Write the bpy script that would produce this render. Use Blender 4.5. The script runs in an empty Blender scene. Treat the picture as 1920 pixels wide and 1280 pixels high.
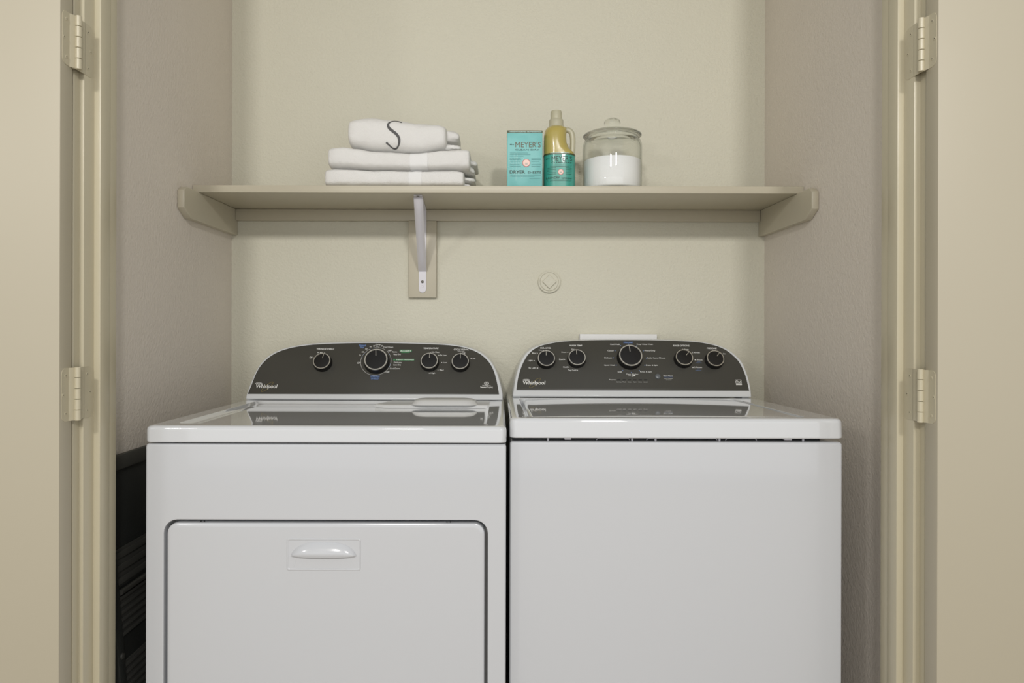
import bpy, bmesh, math, random
from mathutils import Vector, noise
random.seed(4)
S = bpy.context.scene
C = S.collection
PI = math.pi

# ---------------------------------------------------------------- camera, world, lights, exposure
F = 1308.0                       # focal length in pixels of the 1920-wide frame
CX, CY, H = 935.0, 618.0, 1.111  # vanishing point of the depth lines, eye height
cd = bpy.data.cameras.new('camera'); cam = bpy.data.objects.new('camera', cd); C.objects.link(cam)
cd.sensor_width = 36; cd.lens = F*36/1920; cd.clip_start = .05
cd.shift_x = (960-CX)/1920; cd.shift_y = (CY-640)/1920
cam.location = (0, 0, H); cam.rotation_euler = (PI/2, math.radians(-.14), 0)
S.camera = cam
S.view_settings.view_transform = 'Standard'; S.view_settings.look = 'None'
S.view_settings.gamma = 1; S.view_settings.use_curve_mapping = False
S.view_settings.exposure = 0.0
w = bpy.data.worlds.new('world'); S.world = w; w.use_nodes = True
w.node_tree.nodes['Background'].inputs[0].default_value = (.97, .98, 1.0, 1)
w.node_tree.nodes['Background'].inputs[1].default_value = .44
def area(name, loc, target, sx, sy, power, col):
    l = bpy.data.lights.new(name, 'AREA'); l.shape = 'RECTANGLE'; l.size = sx; l.size_y = sy
    l.energy = power; l.color = col
    o = bpy.data.objects.new(name, l); C.objects.link(o); o.location = loc
    o.rotation_euler = (Vector(target)-Vector(loc)).to_track_quat('-Z', 'Y').to_euler()
area('ceiling_lamp', (-.72, -2.1, 2.70), (0, 2, 1.0), .26, .26, 39, (1, .97, .92))
area('ceiling_lamp', (.80, -2.1, 2.70), (0, 2, 1.0), .26, .26, 38, (1, .97, .93))
area('side_lamp', (-1.95, -1.1, 2.05), (.6, 1.6, 1.0), .22, .22, 7, (1, .98, .95))
area('hall_fill', (.3, -2.1, 1.15), (0, 2, 1.1), 5.2, 2.1, 23, (.97, .98, 1))  # broad soft fill added from the hall side to even out the light

# ---------------------------------------------------------------- materials
def lin(c):
    return tuple(((x/255)/12.92 if x/255 <= .04045 else ((x/255+.055)/1.055)**2.4) for x in c)
def mat(name, rgb, rough=.5, metal=0, coat=0, trans=0, ior=1.5, bump=None, spec=.5, var=None, sss=0):
    m = bpy.data.materials.new(name); m.use_nodes = True; nt = m.node_tree; b = nt.nodes['Principled BSDF']
    b.inputs['Base Color'].default_value = (*lin(rgb), 1)
    b.inputs['Roughness'].default_value = rough; b.inputs['Metallic'].default_value = metal
    b.inputs['Coat Weight'].default_value = coat; b.inputs['Coat Roughness'].default_value = .04
    b.inputs['Transmission Weight'].default_value = trans; b.inputs['IOR'].default_value = ior
    b.inputs['Specular IOR Level'].default_value = spec
    if sss:
        b.inputs['Subsurface Weight'].default_value = sss; b.inputs['Subsurface Radius'].default_value = (.02, .02, .01)
    tc = nt.nodes.new('ShaderNodeTexCoord')
    if bump:
        n = None
        for (sc, dist, det) in bump:
            t = nt.nodes.new('ShaderNodeTexNoise'); t.inputs['Scale'].default_value = sc; t.inputs['Detail'].default_value = det
            nt.links.new(tc.outputs['Object'], t.inputs['Vector'])
            bp = nt.nodes.new('ShaderNodeBump'); bp.inputs['Distance'].default_value = dist; bp.inputs['Strength'].default_value = 1
            nt.links.new(t.outputs['Fac'], bp.inputs['Height'])
            if n: nt.links.new(n.outputs['Normal'], bp.inputs['Normal'])
            n = bp
        nt.links.new(n.outputs['Normal'], b.inputs['Normal'])
    if var:
        sc, amt = var
        t = nt.nodes.new('ShaderNodeTexNoise'); t.inputs['Scale'].default_value = sc; t.inputs['Detail'].default_value = 3
        nt.links.new(tc.outputs['Object'], t.inputs['Vector'])
        mx = nt.nodes.new('ShaderNodeMix'); mx.data_type = 'RGBA'
        c = lin(rgb)
        mx.inputs['A'].default_value = (*[x*(1-amt) for x in c], 1); mx.inputs['B'].default_value = (*[min(1, x*(1+amt)) for x in c], 1)
        nt.links.new(t.outputs['Fac'], mx.inputs['Factor']); nt.links.new(mx.outputs['Result'], b.inputs['Base Color'])
    return m
M = {}
M['wall'] = mat('wall_paint', (213, 210, 193), .55, bump=[(130, .0018, 3), (420, .0006, 2)], spec=.35, var=(2.5, .02))
M['side'] = mat('side_wall_paint_lightened', (224, 216, 205), .6, bump=[(130, .0018, 3), (420, .0006, 2)], spec=.3, var=(2.5, .02))  # wall paint lightened to make up for weak light on the side walls
M['trim'] = mat('trim_paint', (198, 190, 165), .3, bump=[(60, .0003, 2)], spec=.5, var=(6, .03))
M['door'] = mat('door_paint', (184, 176, 155), .42, bump=[(7, .0006, 2)], var=(1.5, .015))
M['shelf'] = mat('shelf_paint', (195, 188, 168), .4, bump=[(90, .0003, 2)], var=(5, .02))
M['floor'] = mat('floor_tile', (176, 164, 146), .4, var=(4, .1))
M['ceil'] = mat('ceiling_paint', (225, 222, 212), .8)
M['enamel'] = mat('white_enamel', (203, 205, 208), .16, coat=.5, bump=[(5, .0002, 1)])
M['enamel_top'] = mat('white_enamel_top', (212, 214, 216), .06, coat=1)
M['plastic'] = mat('white_plastic', (212, 214, 215), .22, coat=.2)
M['handle'] = mat('white_handle_plastic', (203, 205, 208), .16, coat=.3)
M['panel'] = mat('charcoal_panel', (72, 71, 66), .35, spec=.4, var=(3, .05))
M['knob'] = mat('black_knob', (26, 25, 24), .3, spec=.4)
M['knobface'] = mat('knob_face', (48, 46, 43), .32, spec=.4)
M['ring'] = mat('silver_ring', (206, 202, 190), .28, metal=.75)
M['print'] = mat('white_print', (222, 222, 218), .5)
M['printblue'] = mat('blue_print', (112, 138, 184), .5)
M['bluebox'] = mat('navy_print', (50, 66, 96), .5)
M['printgreen'] = mat('green_print', (58, 132, 82), .5)
M['gold'] = mat('gold_print', (150, 132, 62), .4)
M['dark'] = mat('dark_gap', (22, 22, 22), .7)  # near-black: door clips, and the shade painted into the washer gap
M['led'] = mat('dark_indicator', (24, 23, 21), .25)
M['btn'] = mat('grey_button', (98, 102, 106), .2, coat=.5)
M['steel'] = mat('white_powder_coated_steel', (222, 220, 226), .35)
M['screw'] = mat('screw_metal', (120, 118, 112), .35, metal=.8)
M['hole'] = mat('dark_screw_slot', (60, 54, 42), .6)
M['stool'] = mat('black_plastic', (46, 48, 46), .45, spec=.4, bump=[(260, .0004, 2)])
M['stoolrib'] = mat('black_rubber', (66, 66, 62), .5, spec=.4)
M['towel'] = mat('white_terry', (240, 239, 236), .95, spec=.1, bump=[(750, .0016, 3), (45, .0014, 1)])
M['band'] = mat('white_woven_band', (238, 238, 237), .8, spec=.2, bump=[(900, .0004, 1)])
M['mono'] = mat('grey_embroidery', (92, 92, 92), .75, bump=[(900, .0006, 1)])
M['teal'] = mat('light_teal_carton', (126, 196, 194), .45, bump=[(16, .012, 1)], var=(9, .12))
M['cartonedge'] = mat('dark_olive_band', (72, 82, 52), .35)
M['ink'] = mat('dark_ink', (48, 70, 62), .5)
M['inkbrown'] = mat('brown_ink', (88, 84, 56), .4)
M['inksoft'] = mat('teal_ink', (74, 140, 140), .5)
M['foil'] = mat('pale_ink', (200, 236, 232), .4)
M['pink'] = mat('pale_pink_print', (250, 218, 206), .5)
M['pinkring'] = mat('rose_print', (196, 130, 128), .5)
M['teal2'] = mat('green_teal_label', (62, 158, 142), .35, coat=.3, var=(12, .06))
M['liquid'] = mat('amber_liquid_bottle', (184, 168, 94), .25, coat=.4, sss=.15)
M['clearplastic'] = mat('frosted_plastic', (212, 208, 182), .35, trans=.3, sss=.1)
M['glass'] = mat('clear_glass', (252, 254, 252), .0, trans=1, ior=1.45)
def thin_glass():
    m = bpy.data.materials.new('thin_clear_glass'); m.use_nodes = True; nt = m.node_tree; nt.nodes.clear()
    out = nt.nodes.new('ShaderNodeOutputMaterial'); mx = nt.nodes.new('ShaderNodeMixShader'); tr = nt.nodes.new('ShaderNodeBsdfTransparent')
    gl = nt.nodes.new('ShaderNodeBsdfGlossy'); gl.inputs['Roughness'].default_value = .01; lw = nt.nodes.new('ShaderNodeLayerWeight'); lw.inputs['Blend'].default_value = .5
    pw_ = nt.nodes.new('ShaderNodeMath'); pw_.operation = 'POWER'; pw_.inputs[1].default_value = 5; nt.links.new(lw.outputs['Facing'], pw_.inputs[0])
    fr = nt.nodes.new('ShaderNodeMath'); fr.operation = 'MULTIPLY_ADD'; fr.inputs[1].default_value = .8; fr.inputs[2].default_value = .035; nt.links.new(pw_.outputs[0], fr.inputs[0])
    cr = nt.nodes.new('ShaderNodeValToRGB')
    cr.color_ramp.elements[0].color = (.985, .99, .985, 1); cr.color_ramp.elements[1].color = (.52, .55, .52, 1)
    nt.links.new(pw_.outputs[0], cr.inputs[0]); nt.links.new(cr.outputs[0], tr.inputs[0])
    nt.links.new(fr.outputs[0], mx.inputs[0]); nt.links.new(tr.outputs[0], mx.inputs[1]); nt.links.new(gl.outputs[0], mx.inputs[2]); nt.links.new(mx.outputs[0], out.inputs[0])
    return m
M['thin'] = thin_glass()
M['powder'] = mat('white_powder', (252, 252, 252), .95, bump=[(700, .001, 3)], spec=.1)
M['lint'] = mat('lint_cover_plastic', (214, 215, 214), .3)

# ---------------------------------------------------------------- helpers
def link(name, bm, m, parent=None, ang=35, keep=False):
    if not keep: bmesh.ops.recalc_face_normals(bm, faces=bm.faces)
    me = bpy.data.meshes.new(name); bm.to_mesh(me); bm.free()
    me.polygons.foreach_set('use_smooth', [True]*len(me.polygons))
    me.set_sharp_from_angle(angle=math.radians(ang))
    me.materials.append(m)
    o = bpy.data.objects.new(name, me); C.objects.link(o)
    if m.name.startswith('white_enamel') or m.name == 'white_plastic' or name == 'handle':
        wn = o.modifiers.new('flat faces', 'WEIGHTED_NORMAL'); wn.keep_sharp = True; wn.weight = 100
    if parent:
        o.parent = parent
        o.matrix_parent_inverse = parent_inv(parent)
    return o
def parent_inv(p):
    from mathutils import Matrix
    if p.type != 'EMPTY': return Matrix.Identity(4)     # part meshes already sit in world space
    return Matrix.LocRotScale(p.location, p.rotation_euler, p.scale).inverted()
def struct(name, bm, m, **k):
    o = link(name, bm, m, **k); o['kind'] = 'structure'; return o
def tag(o, label, cat, group=None):
    o['label'] = label; o['category'] = cat
    if group: o['group'] = group
    return o
def thing(name, loc, label, cat, group=None, rot=(0, 0, 0)):
    o = bpy.data.objects.new(name, None); C.objects.link(o); o.location = loc; o.rotation_euler = rot
    o.empty_display_size = .05
    return tag(o, label, cat, group)
def box(bm, x0, x1, y0, y1, z0, z1, bev=0, seg=2):
    b = bmesh.new()
    r = bmesh.ops.create_cube(b, size=1)
    for v in b.verts:
        v.co = Vector(((x0+x1)/2+v.co.x*(x1-x0), (y0+y1)/2+v.co.y*(y1-y0), (z0+z1)/2+v.co.z*(z1-z0)))
    if bev: bmesh.ops.bevel(b, geom=list(b.edges), offset=bev, segments=seg, profile=.5, affect='EDGES')
    merge(bm, b)
def merge(bm, b, fn=None):
    vs = {}
    for v in b.verts: vs[v] = bm.verts.new(fn(v.co) if fn else v.co)
    for f in b.faces:
        try: bm.faces.new([vs[v] for v in f.verts])
        except ValueError: pass
    b.free()
def mbox(*a, **k):
    bm = bmesh.new(); box(bm, *a, **k); return bm
def rrect(a0, a1, b0, b1, r, n=6):
    p = []
    for cx, cy, s in ((a1-r, b1-r, 0), (a0+r, b1-r, 90), (a0+r, b0+r, 180), (a1-r, b0+r, 270)):
        for i in range(n+1):
            t = math.radians(s+90*i/n); p.append((cx+r*math.cos(t), cy+r*math.sin(t)))
    return p
def loft(bm, loops, cap0=True, cap1=True):
    L = [[bm.verts.new(p) for p in lp] for lp in loops]
    n = len(L[0])
    for a, b in zip(L, L[1:]):
        for i in range(n):
            j = (i+1) % n
            try: bm.faces.new((a[i], a[j], b[j], b[i]))
            except ValueError: pass
    if cap0: bm.faces.new(L[0])
    if cap1: bm.faces.new(L[-1])
def prism(bm, pts, fa, fb):      # same outline at two places
    loft(bm, [[fa(p) for p in pts], [fb(p) for p in pts]])
def lathe(bm, prof, org, axis=Vector((0, 0, 1)), n=48, cap=True, sx=1):
    axis = axis.normalized()
    e1 = Vector((1, 0, 0)) if abs(axis.x) < .9 else Vector((0, 1, 0))
    e1 = (e1 - axis*e1.dot(axis)).normalized(); e2 = axis.cross(e1)
    loops = []
    for r, h in prof:
        loops.append([Vector(org)+axis*h+(e1*math.cos(2*PI*i/n)+e2*math.sin(2*PI*i/n))*max(r, 1e-5) for i in range(n)])
    loft(bm, loops, cap, cap)
def tube(bm, pts, r, n=8, closed=False):
    pts = [Vector(p) for p in pts]; loops = []; N = len(pts); up = None
    for i, p in enumerate(pts):
        d = (pts[(i+1) % N]-pts[i-1]) if closed else (pts[min(i+1, N-1)]-pts[max(i-1, 0)])
        d.normalize()
        if up is None: up = Vector((0, 0, 1)) if abs(d.z) < .9 else Vector((0, 1, 0))
        a = d.cross(up).normalized(); up = a.cross(d)
        rr = r(i/(N-1)) if callable(r) else r
        loops.append([p+a*math.cos(2*PI*k/n)*rr+up*math.sin(2*PI*k/n)*rr for k in range(n)])
    if closed: loops.append(loops[0][:])
    loft(bm, loops, not closed, not closed)
def offs(pts, d):                # shrink a CCW or CW polygon by d
    n = len(pts); A = sum(pts[i][0]*pts[(i+1) % n][1]-pts[(i+1) % n][0]*pts[i][1] for i in range(n))
    s = 1 if A > 0 else -1; out = []
    for i in range(n):
        a, b, c = Vector(pts[i-1]), Vector(pts[i]), Vector(pts[(i+1) % n])
        d1 = (b-a).normalized(); d2 = (c-b).normalized()
        n1 = Vector((-d1.y, d1.x))*s; n2 = Vector((-d2.y, d2.x))*s
        m = (n1+n2).normalized(); k = d/max(.5, m.dot(n1))
        out.append(tuple(b+m*k))
    return out
def catmull(pts, n=6):
    out = []
    for i in range(len(pts)-1):
        p0, p1, p2, p3 = [Vector(pts[min(max(j, 0), len(pts)-1)]) for j in (i-1, i, i+1, i+2)]
        for k in range(n):
            t = k/n
            out.append(.5*((2*p1)+(p2-p0)*t+(2*p0-5*p1+4*p2-p3)*t*t+(3*p1-p0-3*p2+p3)*t**3))
    out.append(Vector(pts[-1])); return out

class Plane:                     # a surface that carries print: origin, right, up, normal
    def __init__(s, o, U, T): s.o, s.U, s.T = Vector(o), Vector(U).normalized(), Vector(T).normalized(); s.n = s.U.cross(s.T).normalized()
    def uv(s, px, py, off=0):    # where the sight line through a photo point meets the surface
        d = Vector(((px-CX)/F, 1, (CY-py)/F)); e = Vector((0, 0, H)); q = s.o+s.n*off
        t = (q-e).dot(s.n)/d.dot(s.n); p = e+d*t-s.o
        return p.dot(s.U), p.dot(s.T)
    def p(s, u, v, off=0): return s.o+s.U*u+s.T*v+s.n*off
FONT = None
def text_raw(txt, bold=0, shear=0):
    cu = bpy.data.curves.new('t', 'FONT'); cu.body = txt; cu.size = 1; cu.offset = bold; cu.shear = shear
    cu.resolution_u = 3; cu.align_x = 'LEFT'
    ob = bpy.data.objects.new('t', cu); C.objects.link(ob)
    dg = bpy.context.evaluated_depsgraph_get(); me = bpy.data.meshes.new_from_object(ob.evaluated_get(dg))
    bpy.data.objects.remove(ob); bpy.data.curves.remove(cu)
    b = bmesh.new(); b.from_mesh(me); bpy.data.meshes.remove(me)
    return b
def put_text(bm, mp, txt, u0, u1, v0, v1, bold=.01, shear=0):   # mp(u,v)->point; text fitted into the rectangle
    b = text_raw(txt, bold, shear)
    if not b.verts: b.free(); return
    x0 = min(v.co.x for v in b.verts); x1 = max(v.co.x for v in b.verts)
    y0 = min(v.co.y for v in b.verts); y1 = max(v.co.y for v in b.verts)
    merge(bm, b, lambda c: mp(u0+(c.x-x0)/(x1-x0)*(u1-u0), v0+(c.y-y0)/(y1-y0)*(v1-v0)))
def quad(bm, mp, u0, u1, v0, v1):
    vs = [bm.verts.new(mp(*q)) for q in ((u0, v0), (u1, v0), (u1, v1), (u0, v1))]; bm.faces.new(vs)
def ribbon(bm, mp, pts, wd):     # a stroke of varying width laid on a surface
    n = len(pts); L = []
    for i, p in enumerate(pts):
        p = Vector(p); d = (Vector(pts[min(i+1, n-1)])-Vector(pts[max(i-1, 0)])).normalized(); m = Vector((-d.y, d.x))
        h = (wd(i/(n-1)) if callable(wd) else wd)/2
        L.append((bm.verts.new(mp(*(p+m*h))), bm.verts.new(mp(*(p-m*h)))))
    for a, b in zip(L, L[1:]): bm.faces.new((a[0], a[1], b[1], b[0]))
def disc(bm, mp, u, v, r, n=20):
    bm.faces.new([bm.verts.new(mp(u+r*math.cos(2*PI*i/n), v+r*math.sin(2*PI*i/n))) for i in range(n)])
def circ(u, v, r, a0=0, a1=360, n=48, ry=None, rot=0):
    ry = ry or r; o = []
    for i in range(n+1):
        t = math.radians(a0+(a1-a0)*i/n); x, y = r*math.cos(t), ry*math.sin(t)
        o.append((u+x*math.cos(rot)-y*math.sin(rot), v+x*math.sin(rot)+y*math.cos(rot)))
    return o

# ---------------------------------------------------------------- room shell
WL, WR, YB = -.831, .826, 2.17
YF0, YF1 = 1.300, 1.392          # front and back of the closet's front wall
ZT = 2.62
struct('wall_back', mbox(WL-.1, WR+.1, YB, YB+.1, 0, ZT), M['wall'])
struct('wall_left', mbox(WL-.1, WL, YF1, YB, 0, ZT), M['side'])
struct('wall_right', mbox(WR, WR+.1, YF1, YB, 0, ZT), M['side'])
bm = bmesh.new()
box(bm, -2.6, -.795, YF0, YF1, 0, ZT); box(bm, .795, 2.6, YF0, YF1, 0, ZT); box(bm, -.795, .795, YF0, YF1, 2.46, ZT)
struct('wall_front', bm, M['wall'])
struct('floor', mbox(-2.6, 2.6, -2.2, YB+.1, -.1, 0), M['floor'])
struct('ceiling', mbox(WL-.1, WR+.1, YF0, YB+.1, ZT, ZT+.1), M['ceil'])
k = 0
for s, nm in ((-1, 'left'), (1, 'right')):
    def bx(a, b, *r, **kw):
        return mbox(min(s*a, s*b), max(s*a, s*b), *r, **kw)
    # jamb, door stop, casing
    struct('trim_%d' % (1+k), bx(.7715, .795, 1.297, 1.394, 0, 2.46, bev=.0015), M['trim'])
    bm = bx(.759, .7722, 1.3290, 1.3620, 0, 2.45, bev=.0015)
    struct('trim_%d' % (2+k), bm, M['trim'])
    bm = bmesh.new()             # casing with a stepped profile
    e0 = .7800 if s < 0 else .783
    prof = [(e0, 1.300), (e0, 1.281), (e0+.002, 1.279), (.800, 1.279), (.804, 1.283), (.838, 1.285), (.846, 1.281), (.852, 1.281), (.852, 1.300)]
    prism(bm, prof, lambda p: (s*p[0], p[1], 0), lambda p: (s*p[0], p[1], 2.50))
    struct('trim_%d' % (3+k), bm, M['trim'])
    bm = bx(.7640, .7722, 1.3625, 1.394, 0, 2.45, bev=.001)
    struct('trim_%d' % (4+k), bm, M['trim'])
    k += 4
    # door leaf folded fully back on the wall
    d = struct('door_%d' % (1 if s < 0 else 2), bx(.7765, 1.54, 1.2335, 1.2695, .012, 2.44, bev=.0012), M['door'])
    for zc in (2.30, 1.632, .9925, .25):
        hb = bmesh.new(); xk = s*(.7672 if s < 0 else .7690); yk = 1.2718
        for i in range(5):       # knuckle in five barrels
            z0 = zc-.049+i*.0196
            lathe(hb, [(.0048, z0+.0004), (.0055, z0+.0011), (.0055, z0+.0185), (.0048, z0+.0192)], (xk, yk, 0), n=20)
        def leaf(side, pts, x0, x1):
            prism(hb, pts, lambda p: (x0, p[0], p[1]), lambda p: (x1, p[0], p[1]))
        h0, h1 = zc-.048, zc+.048
        def lf(ya, yb):          # leaf with two rounded far corners
            r = .012; sg = 1 if yb > ya else -1; p = [(ya, h0)]
            for i in range(7):
                t = i/6*PI/2; p.append((yb-sg*r+sg*r*math.sin(t), h0+r-r*math.cos(t)))
            for i in range(7):
                t = i/6*PI/2; p.append((yb-sg*r+sg*r*math.cos(t), h1-r+r*math.sin(t)))
            p.append((ya, h1)); return p
        leaf(0, lf(1.2712, 1.2385), s*.7772, s*.7758)
        prism(hb, [(.7758, 1.2590), (abs(xk)+.0030, 1.2688), (abs(xk)+.0030, 1.2716), (.7768, 1.2712)], lambda p: (s*p[0], p[1], h0), lambda p: (s*p[0], p[1], h1))   # web from knuckle to leaf
        leaf(0, lf(1.2975, 1.3255), s*.7722, s*.7709)
        box(hb, min(s*.7709, s*.7722), max(s*.7709, s*.7722), 1.2730, 1.2980, h0, h1)
        hg = link('hinge', hb, M['trim'], d)
        sb = None
        for (y, dz) in ((1.250, .034), (1.2435, 0), (1.250, -.034), (1.307, .034), (1.3155, 0), (1.307, -.034)):
            sb = bmesh.new(); xx = .7758 if y < 1.28 else .7709
            lathe(sb, [(.0033, 0), (.0033, .0003), (.0024, .0007)], (s*xx, y, zc+dz), Vector((-s, 0, 0)), n=14)
            sc = link('screw', sb, M['trim'], hg)
            sb = bmesh.new()
            lathe(sb, [(.0010, 0), (.0010, .0009)], (s*xx, y, zc+dz), Vector((-s, 0, 0)), n=8)
            # slot drawn as the dark centre of the same screw
            me = sc.data; me.materials.append(M['hole']); b2 = bmesh.new(); b2.from_mesh(me)
            n0 = len(b2.faces); merge(b2, sb); b2.faces.ensure_lookup_table()
            for f in b2.faces[n0:]: f.material_index = 1
            b2.to_mesh(me); b2.free()

# ---------------------------------------------------------------- wall shelf
YS = 1.889; ZS0, ZS1 = 1.4814, 1.5008
shelf = thing('wall_shelf', (0, 2.03, 1.403), 'beige painted closet shelf with end cleats, wall ledger and one white bracket', 'shelf')
link('shelf_board', mbox(WL+.0005, WR-.0005, YS, YB-.0005, ZS0, ZS1, bev=.0012), M['shelf'], shelf)
link('ledger', mbox(WL+.020, WR-.020, 2.151, YB-.0005, 1.4465, ZS0-.0003, bev=.001), M['shelf'], shelf)
for s, X in ((1, WL), (-1, WR)):
    bm = bmesh.new(); yf = 1.800
    pr = [(YB-.0005, 1.4025), (yf+.040, 1.4025), (yf, 1.4250), (yf, 1.4700), (yf+.017, ZS0-.0003), (YB-.0005, ZS0-.0003)]
    prism(bm, pr, lambda p: (X+s*.0005, p[0], p[1]), lambda p: (X+s*.019, p[0], p[1]))
    bmesh.ops.bevel(bm, geom=list(bm.edges), offset=.001, segments=1, affect='EDGES')
    link('cleat', bm, M['shelf'], shelf)
link('backing_board', mbox(-.2785, -.1925, 2.151, YB-.0005, 1.2100, 1.4460, bev=.001), M['shelf'], shelf)
br = bmesh.new(); bw = .0115
def brx(y): return -.2225-(y-1.915)/(2.15-1.915)*.0125     # the bracket is turned a little
def bpt(y, z, sx): return (brx(y)+sx, y, z)
def strap(pts, hw=bw, th=.0025):     # flat strap along a path in Y,Z
    n = len(pts); loops = []
    for i, (y, z) in enumerate(pts):
        a = Vector(pts[max(i-1, 0)]); b = Vector(pts[min(i+1, n-1)]); d = (b-a).normalized(); m = Vector((-d.y, d.x))*th/2
        loops.append([bpt(y+m.x, z+m.y, -hw), bpt(y+m.x, z+m.y, hw), bpt(y-m.x, z-m.y, hw), bpt(y-m.x, z-m.y, -hw)])
    loft(br, loops)
strap([(1.912, 1.4795), (2.147, 1.4795)])
strap([(2.1485, 1.480), (2.1485, 1.300), (2.1485, 1.236)])
prism(br, [(-bw, 1.240), (bw, 1.240)]+[(bw*math.cos(t*PI/8), 1.236-bw*math.sin(t*PI/8)) for t in range(9)], lambda p: (brx(2.149)+p[0], 2.1498, p[1]), lambda p: (brx(2.149)+p[0], 2.1473, p[1]))
# ribbed brace: shallow channel from the tip of the arm down to the wall arm
BA, BB = Vector((1.925, 1.474)), Vector((2.1445, 1.292)); dv = (BB-BA).normalized(); nv = Vector((-dv.y, dv.x))*-1
if nv.x > 0: nv = -nv
loops = []
for i in range(13):
    t = i/12; q = BA.lerp(BB, t); e = min(1, min(t, 1-t)*9); sec = []
    for (sx, dp) in ((-1, -.002), (-1, .0015), (-.72, .004*e+.0015), (-.3, .0075*e+.0015), (.3, .0075*e+.0015), (.72, .004*e+.0015), (1, .0015), (1, -.002)):
        p = q+nv*dp; sec.append(bpt(p.x, p.y, sx*(bw+.001)))
    loops.append(sec)
loft(br, loops)
brk = link('bracket', br, M['steel'], shelf)
for (y, z, ax) in ((1.918, 1.4782, Vector((0, 0, -1))), (2.06, 1.4782, Vector((0, 0, -1))), (2.1472, 1.437, Vector((0, -1, 0))), (2.1472, 1.2580, Vector((0, -1, 0)))):
    bm = bmesh.new(); lathe(bm, [(.0045, 0), (.0042, .0012), (.0015, .0022), (.0013, .0012)], (brx(y), y, z), ax, n=16)
    link('screw', bm, M['screw'], brk)
# closed screw hole at the foot of the bracket
bm = bmesh.new(); lathe(bm, [(.0040, 0), (.0036, .001), (.0018, .0004)], (brx(2.147), 2.1472, 1.2440), Vector((0, -1, 0)), n=16)
link('hole_rim', bm, M['steel'], brk)

# pipe clean-out plug on the wall
px_, pz_ = .1565, 1.2600
plug = thing('cleanout_plug', (px_, YB-.005, pz_), 'round painted pipe plug with square boss on the back wall', 'pipe plug')
bm = bmesh.new(); lathe(bm, [(.0345, .0003), (.0345, .008), (.0325, .0095), (.0295, .0095), (.0285, .0078)], (px_, YB, pz_), Vector((0, -1, 0)), n=64)
link('rim', bm, M['wall'], plug)
bm = bmesh.new(); lathe(bm, [(.0278, .002), (.0278, .0095), (.0268, .0105)], (px_, YB, pz_), Vector((0, -1, 0)), n=64)
link('cap_disc', bm, M['wall'], plug)
bm = bmesh.new(); r = .0225
loft(bm, [[(px_+rr*a, YB-y, pz_+rr*b) for a, b in ((1, 0), (0, 1), (-1, 0), (0, -1))] for rr, y in ((r, .0100), (r*.97, .0155), (r*.92, .0165))])
link('boss', bm, M['wall'], plug)

# supply box behind the washer
sbx = tag(link('supply_box', mbox(.250, .488, 2.148, YB-.0005, .98, 1.0985, bev=.002), M['band']), 'white plastic supply box on the back wall, its top edge showing above the washer', 'supply box')

# ---------------------------------------------------------------- appliances
ALPHA = math.radians(27)
def console(root, plane, outer, panel, yback):
    o = [plane.uv(*p) for p in outer]; pn = [plane.uv(*p) for p in panel]
    o1 = offs(o, .0012); o2 = offs(o, .0035)
    bm = bmesh.new()
    loft(bm, [[(plane.p(*q).x, yback, plane.p(*q).z) for q in offs(o, .004)], [(plane.p(*q).x, yback-.006, plane.p(*q).z) for q in o],
              [tuple(plane.p(*q, -.005)) for q in o], [tuple(plane.p(*q, -.0015)) for q in o1], [tuple(plane.p(*q, 0)) for q in o2]])
    body = link('console', bm, M['plastic'], root, ang=40)
    bm = bmesh.new(); p1 = offs(pn, .0008)
    loft(bm, [[plane.p(*q, -.001) for q in pn], [plane.p(*q, .0006) for q in pn], [plane.p(*q, .0012) for q in p1]])
    return link('control_panel', bm, M['panel'], root, ang=40)
def knob(root, plane, cpx, cpy, r, ang, tall=.019):
    u, v = plane.uv(cpx, cpy, tall); n = plane.n
    c = plane.p(u, v)
    bm = bmesh.new()
    lathe(bm, [(r*1.10, .0013), (r*1.10, .003), (r*1.06, .006), (r*1.0, .0175), (r*.985, tall-.0004), (r*.93, tall-.0002)], c, n, n=48)
    kb = link('knob', bm, M['knob'], root)
    bm = bmesh.new(); lathe(bm, [(r*1.0, tall-.0022), (r*1.0, tall), (r*.985, tall+.0009), (r*.90, tall+.0009), (r*.885, tall-.0004)], c, n, n=64, cap=False)
    link('knob_ring', bm, M['ring'], kb)
    bm = bmesh.new(); lathe(bm, [(r*.885, tall-.001), (r*.885, tall-.0003), (r*.6, tall-.0008), (r*.01, tall-.0013)], c, n, n=48)
    link('knob_face', bm, M['knobface'], kb, ang=60)
    a = math.radians(ang); d = plane.U*math.sin(a)+plane.T*math.cos(a); e = n.cross(d)
    bm = bmesh.new(); q = []
    for t, ww in ((.98, .0006), (.36, .0009)):
        q.append([c+d*r*t+e*sx*ww*(r/.0248)**.5+n*hh for sx, hh in ((-1, tall-.002), (1, tall-.002), (1, tall+.0004), (-1, tall+.0004))])
    loft(bm, q); link('pointer', bm, M['ring'], kb)
def labels(root, plane, name, m, items, off=.0016, extra=None):
    bm = bmesh.new(); mp = lambda u, v: plane.p(u, v, off)
    for it in items:
        t, x0, x1, y0, y1 = it[:5]; kw = it[5] if len(it) > 5 else {}
        ua, va = plane.uv(x0, y1); ub, vb = plane.uv(x1, y0)
        if t == '#': quad(bm, mp, ua, ub, va, vb)
        elif t == '@': disc(bm, mp, (ua+ub)/2, (va+vb)/2, (ub-ua)/2, 10)
        else: put_text(bm, mp, t, ua, ub, va, vb, **kw)
    if extra: extra(bm, mp)
    if name in ('brand_lettering', 'gold_swoosh', 'seal'): return link(name, bm, m, root, keep=True)
    join(root, bm, m)
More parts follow.
